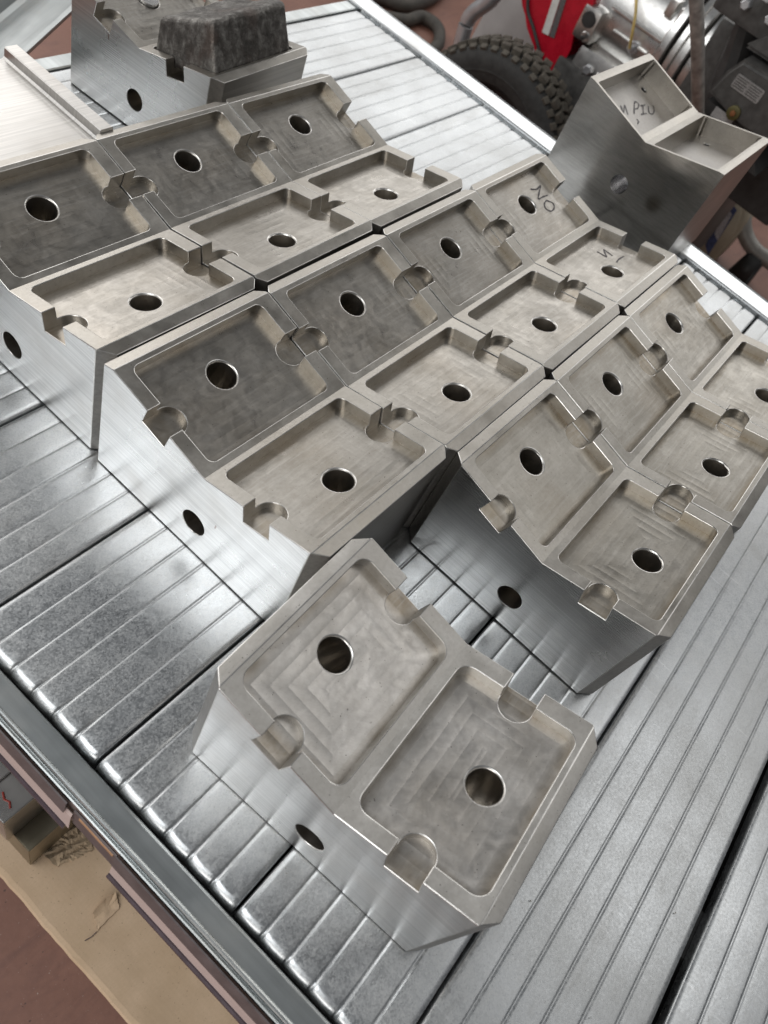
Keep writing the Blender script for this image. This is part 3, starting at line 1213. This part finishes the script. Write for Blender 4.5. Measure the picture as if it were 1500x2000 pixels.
# red cover
red = [(-1.06, -.10), (-1.027, -.179), (-.986, -.228), (-.933, -.268), (-.878, -.305), (-.787, -.375), (-.715, -.43), (-.722, -.336), (-.752, -.279), (-.765, -.240), (-.750, -.205), (-.745, -.146), (-.750, -.093), (-.765, -.03), (-.80, .02), (-.98, .02)]
bm = bmesh.new()
prism(bm, red, lambda p, h: P3(h, p[0], p[1]), 2.47, 2.62)
bmesh.ops.bevel(bm, geom=[e for e in bm.edges if all(abs(v.co.x - 2.47) < 1e-4 for v in e.verts)], offset=.014, segments=3, affect='EDGES')
rc = mpart('red_cover', bm, MRED, smooth=True)
for nm, pts, mt, xx in (('label_strip', [(-.868, -.145), (-.846, -.133), (-.845, -.247), (-.872, -.250)], mat_plain('label_white', (.62, .61, .58), .4), 2.466),
                        ('label_strip', [(-.844, -.132), (-.826, -.122), (-.822, -.244), (-.842, -.247)], mat_plain('label_dark', (.11, .10, .10), .4, 0, 300, .9), 2.467)):
    bm = bmesh.new()
    up = [(p[0] - .03 * (1 if p[1] > -.2 else 0), p[1] + (.07 if p[1] > -.2 else 0)) for p in pts]
    prism(bm, up, lambda p, h: P3(h, p[0], p[1]), xx, 2.4715)
    mpart(nm, bm, mt, rc)
bm = bmesh.new()
tube(bm, spline([P3(2.462, -.99, -.14), P3(2.462, -.955, -.215), P3(2.462, -.905, -.255), P3(2.462, -.833, -.315)], 6), .006, 8)
mpart('cable', bm, MBLK, rc, True)


# crankcase: a drum lying along s with flanges
def drum(bm, cxx, cz, r, s0, s1, seg=48, bev=.006):
    prof = [(s0, r - bev), (s0 + bev, r), (s1 - bev, r), (s1, r - bev)]
    rings = []
    for (s_, rr) in prof:
        rings.append([bm.verts.new(P3(cxx + rr * math.cos(2 * math.pi * k / seg), s_, cz + rr * math.sin(2 * math.pi * k / seg))) for k in range(seg)])
    for r0, r1 in zip(rings, rings[1:]):
        for k in range(seg):
            bm.faces.new((r0[k], r0[(k + 1) % seg], r1[(k + 1) % seg], r1[k]))
    bm.faces.new(rings[0][::-1])
    bm.faces.new(rings[-1])


bm = bmesh.new()
drum(bm, 2.72, -.13, .205, -.80, -.49)
cc_ = mpart('crankcase', bm, MALU, smooth=True)
for s0, s1, r in ((-.492, -.462, .240), (-.455, -.430, .222), (-.425, -.395, .236), (-.39, -.33, .215)):
    bm = bmesh.new()
    drum(bm, 2.72, -.12, r, s0, s1, 56, .004)
    mpart('flange', bm, MALU, cc_, True)
bm = bmesh.new()
add_box(bm, 2.50, 2.60, .475, .70, -.085, -.073, .004)
mpart('casting_rib', bm, MALU, cc_, True)
bm = bmesh.new()
add_box(bm, 2.50, 2.60, .52, .66, -.138, -.128, .004)
mpart('casting_rib', bm, MALU, cc_, True)
bm = bmesh.new()
add_box(bm, 2.46, 2.56, .70, .775, -.205, -.095, .02)
mpart('boss', bm, MALU, cc_, True)
for (s_, z_, r, d, mt, nm, xx) in ((-.737, -.134, .026, .012, MBLK, 'rubber_plug', 2.458), (-.722, -.182, .017, .02, MALU, 'screw_boss', 2.458), (-.722, -.182, .008, .006, MBLK, 'screw_hole', 2.437),
                               (-.570, -.140, .020, .03, MPIPE, 'bolt', 2.50), (-.570, -.140, .010, .05, MPIPE, 'bolt', 2.48)):
    bm = bmesh.new()
    lathe_x(bm, [(xx + d, r), (xx + .003, r), (xx, r - .003), (xx, 0)], s_, z_, 20)
    mpart(nm, bm, mt, cc_, True)
bm = bmesh.new()
tube(bm, spline([P3(2.475, -.570, -.136), P3(2.45, -.581, -.083), P3(2.45, -.598, -.044), P3(2.46, -.626, -.008), P3(2.5, -.67, .02)], 6), .0050, 8)
mpart('wire', bm, mat_plain('yellow_sheath', (.62, .46, .16), .45), cc_, True)
bm = bmesh.new()
add_box(bm, 2.53, 2.60, .515, .545, -.02, .03, .004)
mpart('casting_lug', bm, MALU, cc_, True)
bm = bmesh.new()
add_box(bm, 2.53, 2.60, .475, .500, -.03, .022, .004)
mpart('casting_lug', bm, MALU, cc_, True)
bm = bmesh.new()
add_box(bm, 2.47, 2.80, .40, .74, -.45, -.20, .05)
mpart('sump', bm, MALU, cc_, True)
for s_, z_ in ((-.46, -.22), (-.46, -.36), (-.70, -.40), (-.58, -.30), (-.66, -.26)):
    bm = bmesh.new()
    lathe_x(bm, [(2.48, .017), (2.458, .017), (2.455, .013), (2.455, 0)], s_, z_, 6)
    mpart('bolt', bm, MPIPE, cc_)
for k in range(6):
    bm = bmesh.new()
    add_box(bm, 2.462, 2.49, .44 + k * .045, .447 + k * .045, -.40, -.25, .002)
    mpart('cooling_fin', bm, MALU, cc_)
bm = bmesh.new()
tube(bm, spline([P3(2.46, -.36, -.30), P3(2.42, -.40, -.22), P3(2.43, -.46, -.19), P3(2.47, -.52, -.20)], 6), .012, 10)
mpart('fuel_hose', bm, MBLK, cc_, True)
# engine block below and dark end of the engine
bm = bmesh.new()
add_box(bm, 2.46, 2.95, .02, .78, -.72, -.27, .02)
mpart('engine_base', bm, MDGR, smooth=True)
bm = bmesh.new()
add_box(bm, 2.40, 2.90, .19, .345, -.30, .10, .02)
mpart('engine_housing', bm, MDGR, smooth=True)
bm = bmesh.new()
tube(bm, spline([P3(2.36, -.30, .32), P3(2.34, -.255, .16), P3(2.33, -.23, .06), P3(2.33, -.20, -.10), P3(2.35, -.19, -.26)], 5), .042, 10)
mpart('drive_belt', bm, MBLK, smooth=True)
bm = bmesh.new()
add_box(bm, 2.30, 2.60, -.16, .17, -.26, .10, .012)
mpart('gearbox', bm, MBLK, smooth=True)
# dark grey box with a data plate
bm = bmesh.new()
prism(bm, [(-.20, .010), (-.186, .075), (-.165, .118), (.06, .128), (.06, -.010), (-.02, -.016), (-.10, -.006)], lambda p, h: P3(h, p[0], p[1]), 2.105, 2.30)
bmesh.ops.bevel(bm, geom=[e for e in bm.edges if all(abs(v.co.x - 2.105) < 1e-4 for v in e.verts)], offset=.010, segments=3, affect='EDGES')
bx_ = mpart('control_box', bm, MDGR, smooth=True)
bm = bmesh.new()
prism(bm, [(-.20, .128), (.06, .136), (.06, .205), (-.14, .20)], lambda p, h: P3(h, p[0], p[1]), 2.16, 2.32)
bmesh.ops.bevel(bm, geom=bm.edges[:], offset=.010, segments=2, affect='EDGES')
mpart('box_lid', bm, MDGR, bx_, True)
MPLT = mat_plain('data_plate', (.30, .29, .28), .4, .3, 400, .5, .05)
bm = bmesh.new()
prism(bm, rrect(-.154, -.066, .053, .089, .005), lambda p, h: P3(h, p[0], p[1]), 2.1015, 2.1045)
pl2 = mpart('data_plate', bm, MPLT, bx_)
bm = bmesh.new()
for k in range(5):
    z_ = .058 + k * .0062
    for a_, b_ in ((-.150, -.114), (-.109, -.071)):
        prism(bm, [(a_, z_), (b_ - .004 * (k % 2), z_), (b_ - .004 * (k % 2), z_ + .0022), (a_, z_ + .0022)], lambda p, h: P3(h, p[0], p[1]), 2.1005, 2.1014)
mpart('print_line', bm, MDGR, bx_)
bm = bmesh.new()
lathe_x(bm, [(2.118, .019), (2.096, .019), (2.093, .012), (2.094, .0)], -.103, .006, 20)
mpart('filler_cap', bm, mat_plain('brass_cap', (.10, .085, .03), .5, .3), bx_, True)
bm = bmesh.new()
lathe_x(bm, [(2.095, .008), (2.089, .007), (2.088, .0)], -.103, .006, 14)
mpart('cap_screw', bm, mat_plain('rusty_screw', (.24, .09, .03), .6), bx_, True)
bm = bmesh.new()
prism(bm, [(-.20, -.10), (-.19, -.012), (-.02, -.02), (.05, -.10)], lambda p, h: P3(h, p[0], p[1]), 2.125, 2.30)
mpart('box_foot', bm, MBLK, bx_)
bm = bmesh.new()
prism(bm, [(-.157, -.040), (-.157, -.012), (-.094, -.012), (-.094, -.034)], lambda p, h: P3(h, p[0], p[1]), 2.1205, 2.1245)
mpart('sticker', bm, mat_plain('sticker_grey', (.34, .33, .32), .5, 0, 400, .5), bx_)
for (s_, z_) in ((-.255, .205), (-.178, .208), (-.215, .245)):
    bm = bmesh.new()
    lathe_x(bm, [(2.19, .014), (2.165, .014), (2.162, .011), (2.162, 0)], s_, z_, 6)
    mpart('bolt', bm, MPIPE, bx_)
bm = bmesh.new()
add_box(bm, 2.19, 2.42, .10, .34, .15, .32, .015)
mpart('bracket', bm, MDGR, bx_, True)
# worn lever
bm = bmesh.new()
tube(bm, [P3(2.10, -.17, -.067), P3(1.90, -.2445, .144), P3(1.80, -.297, .262), P3(1.62, -.392, .475)], .0172, 14)
mpart('lever', bm, mat_plain('worn_lever', (.42, .40, .37), .45, .35, 40, .4, .2), smooth=True)
bm = bmesh.new()
tube(bm, [P3(1.795, -.300, .268), P3(1.75, -.324, .321)], .023, 14)
mpart('lever_grip', bm, MBLK, smooth=True)
# legs so that the machine stands
for xx, ss in ((2.55, -.1), (2.85, -.1)):
    bm = bmesh.new()
    tube(bm, [P3(xx, ss, -.26), P3(xx, ss, FZ)], .025, 10)
    mpart('stand_leg', bm, MDGR, smooth=True)
bm = bmesh.new()
tube(bm, [P3(2.25, CS, CZW), P3(2.9, CS, CZW)], .03, 12)
mpart('axle', bm, MDGR, smooth=True)

# jerrycan on the floor
can = empty('jerrycan', (3.2, .11, FZ))
tag(can, 'beige plastic jerrycan on the floor behind the tall block', 'jerrycan')
CO = Vector((3.2, .11, FZ))
MCAN = mat_plain('beige_plastic', (.40, .35, .26), .45, 0, 10, .1, .04)
bm = bmesh.new()
prism(bm, [(-.26, -.895), (.00, -.895), (.035, -.87), (.040, -.69), (.015, -.615), (-.12, -.44), (-.18, -.40), (-.28, -.40)], lambda p, h: P3(h, p[0], p[1]), 3.17, 3.40)
bmesh.ops.bevel(bm, geom=bm.edges[:], offset=.018, segments=3, affect='EDGES')
for v in bm.verts:
    v.co -= CO
cb_ = from_bm('body', bm, MCAN, can, True)
bm = bmesh.new()
prism(bm, [(.000, -.835), (-.038, -.805), (-.080, -.600), (-.022, -.615)], lambda p, h: P3(h, p[0], p[1]), 3.1685, 3.1715)
for v in bm.verts:
    v.co -= CO
from_bm('label', bm, mat_plain('label_blue', (.05, .07, .16), .5, 0, 60, .4), can)
bm = bmesh.new()
prism(bm, [(-.008, -.760), (-.036, -.745), (-.066, -.625), (-.028, -.640)], lambda p, h: P3(h, p[0], p[1]), 3.1672, 3.1684)
for v in bm.verts:
    v.co -= CO
from_bm('label_panel', bm, mat_plain('label_pale', (.42, .41, .42), .5, 0, 200, .5), can)
bm = bmesh.new()
tube(bm, [P3(3.28, -.2, -.41), P3(3.28, -.2, -.36)], .03, 14)
for v in bm.verts:
    v.co -= CO
from_bm('cap', bm, MBLK, can, True)

# bent tube stand on the floor
st_ = empty('tube_stand', (3.3, -.1, FZ))
tag(st_, 'grey bent tube stand with a black rubber foot, right of the jerrycan', 'stand')
SO = Vector((3.3, -.1, FZ))
bm = bmesh.new()
tube(bm, spline([P3(3.3, -.40, -.25), P3(3.3, -.243, -.411), P3(3.3, -.165, -.485), P3(3.3, -.020, -.645), P3(3.3, .045, -.715), P3(3.3, .116, -.750), P3(3.3, .20, -.755), P3(3.3, .45, -.74)], 6), .033, 14)
for v in bm.verts:
    v.co -= SO
from_bm('tube', bm, mat_plain('grey_tube', (.30, .285, .26), .45, .2), st_, True)
bm = bmesh.new()
prism(bm, [(.10, -.90), (.21, -.90), (.20, -.76), (.12, -.76)], lambda p, h: P3(h, p[0], p[1]), 3.25, 3.37)
bmesh.ops.bevel(bm, geom=bm.edges[:], offset=.01, segments=2, affect='EDGES')
for v in bm.verts:
    v.co -= SO
from_bm('foot', bm, MBLK, st_, True)

# black hose lying in loops on the floor
bm = bmesh.new()
tube(bm, spline([P3(3.05, -2.3, -.865), P3(3.31, -2.08, -.865), P3(3.40, -1.985, -.865), P3(3.587, -1.99, -.865), P3(3.82, -2.06, -.865), P3(4.2, -2.3, -.865)], 8), .034, 10)
tube(bm, spline([P3(3.1, -1.99, -.868), P3(3.268, -1.885, -.868), P3(3.42, -1.88, -.868), P3(3.43, -1.78, -.868), P3(3.284, -1.67, -.868), P3(3.1, -1.62, -.868)], 8), .030, 10)
hs = from_bm('hose', bm, mat_plain('old_black_hose', (.055, .048, .040), .7, 0, 20, .4), None, True)
tag(hs, 'old black hose lying in loops on the floor behind the table', 'hose')


# ------------------------------------------------------------------ fine swarf scattered on the planks and in the pockets
bm = bmesh.new()
rs = random.Random(21)


def chip(p, n_up, size):
    q_ = [Vector((rs.uniform(-1, 1), rs.uniform(-1, 1), rs.uniform(0, .5))) * size for _ in range(3)] + [Vector((0, 0, size * rs.uniform(.3, .9)))]
    vs_ = [bm.verts.new(Vector(p) + w) for w in q_]
    for f in ((0, 1, 2), (0, 1, 3), (1, 2, 3), (0, 2, 3)):
        bm.faces.new([vs_[i] for i in f])


for _ in range(150):
    chip((rs.uniform(-.21, .9), -rs.uniform(-.2, .85), .0002), None, rs.uniform(.0006, .0016))
for key in ('D', 'D', 'D', 'B0', 'B1', 'C0', 'C1', 'A0'):
    b_ = blk[key]
    mw = Matrix.Translation(b_.location) @ b_.rotation_euler.to_matrix().to_4x4()
    for _ in range(9):
        sd = rs.choice((-1, 1))
        px_, pt = rs.uniform(.025, .195), rs.uniform(.015, .13)
        if math.hypot(px_ - .11, pt - .0885) < .024:
            continue
        chip(mw @ Vector(vface(sd, px_, pt, -.0143)), None, rs.uniform(.0005, .0012))
sw = from_bm('metal_swarf', bm, mat_plain('swarf', (.30, .28, .25), .4, .6, 900, .9))
tag(sw, 'fine metal swarf and crumbs scattered over the planks and pockets', 'swarf', kind='stuff')
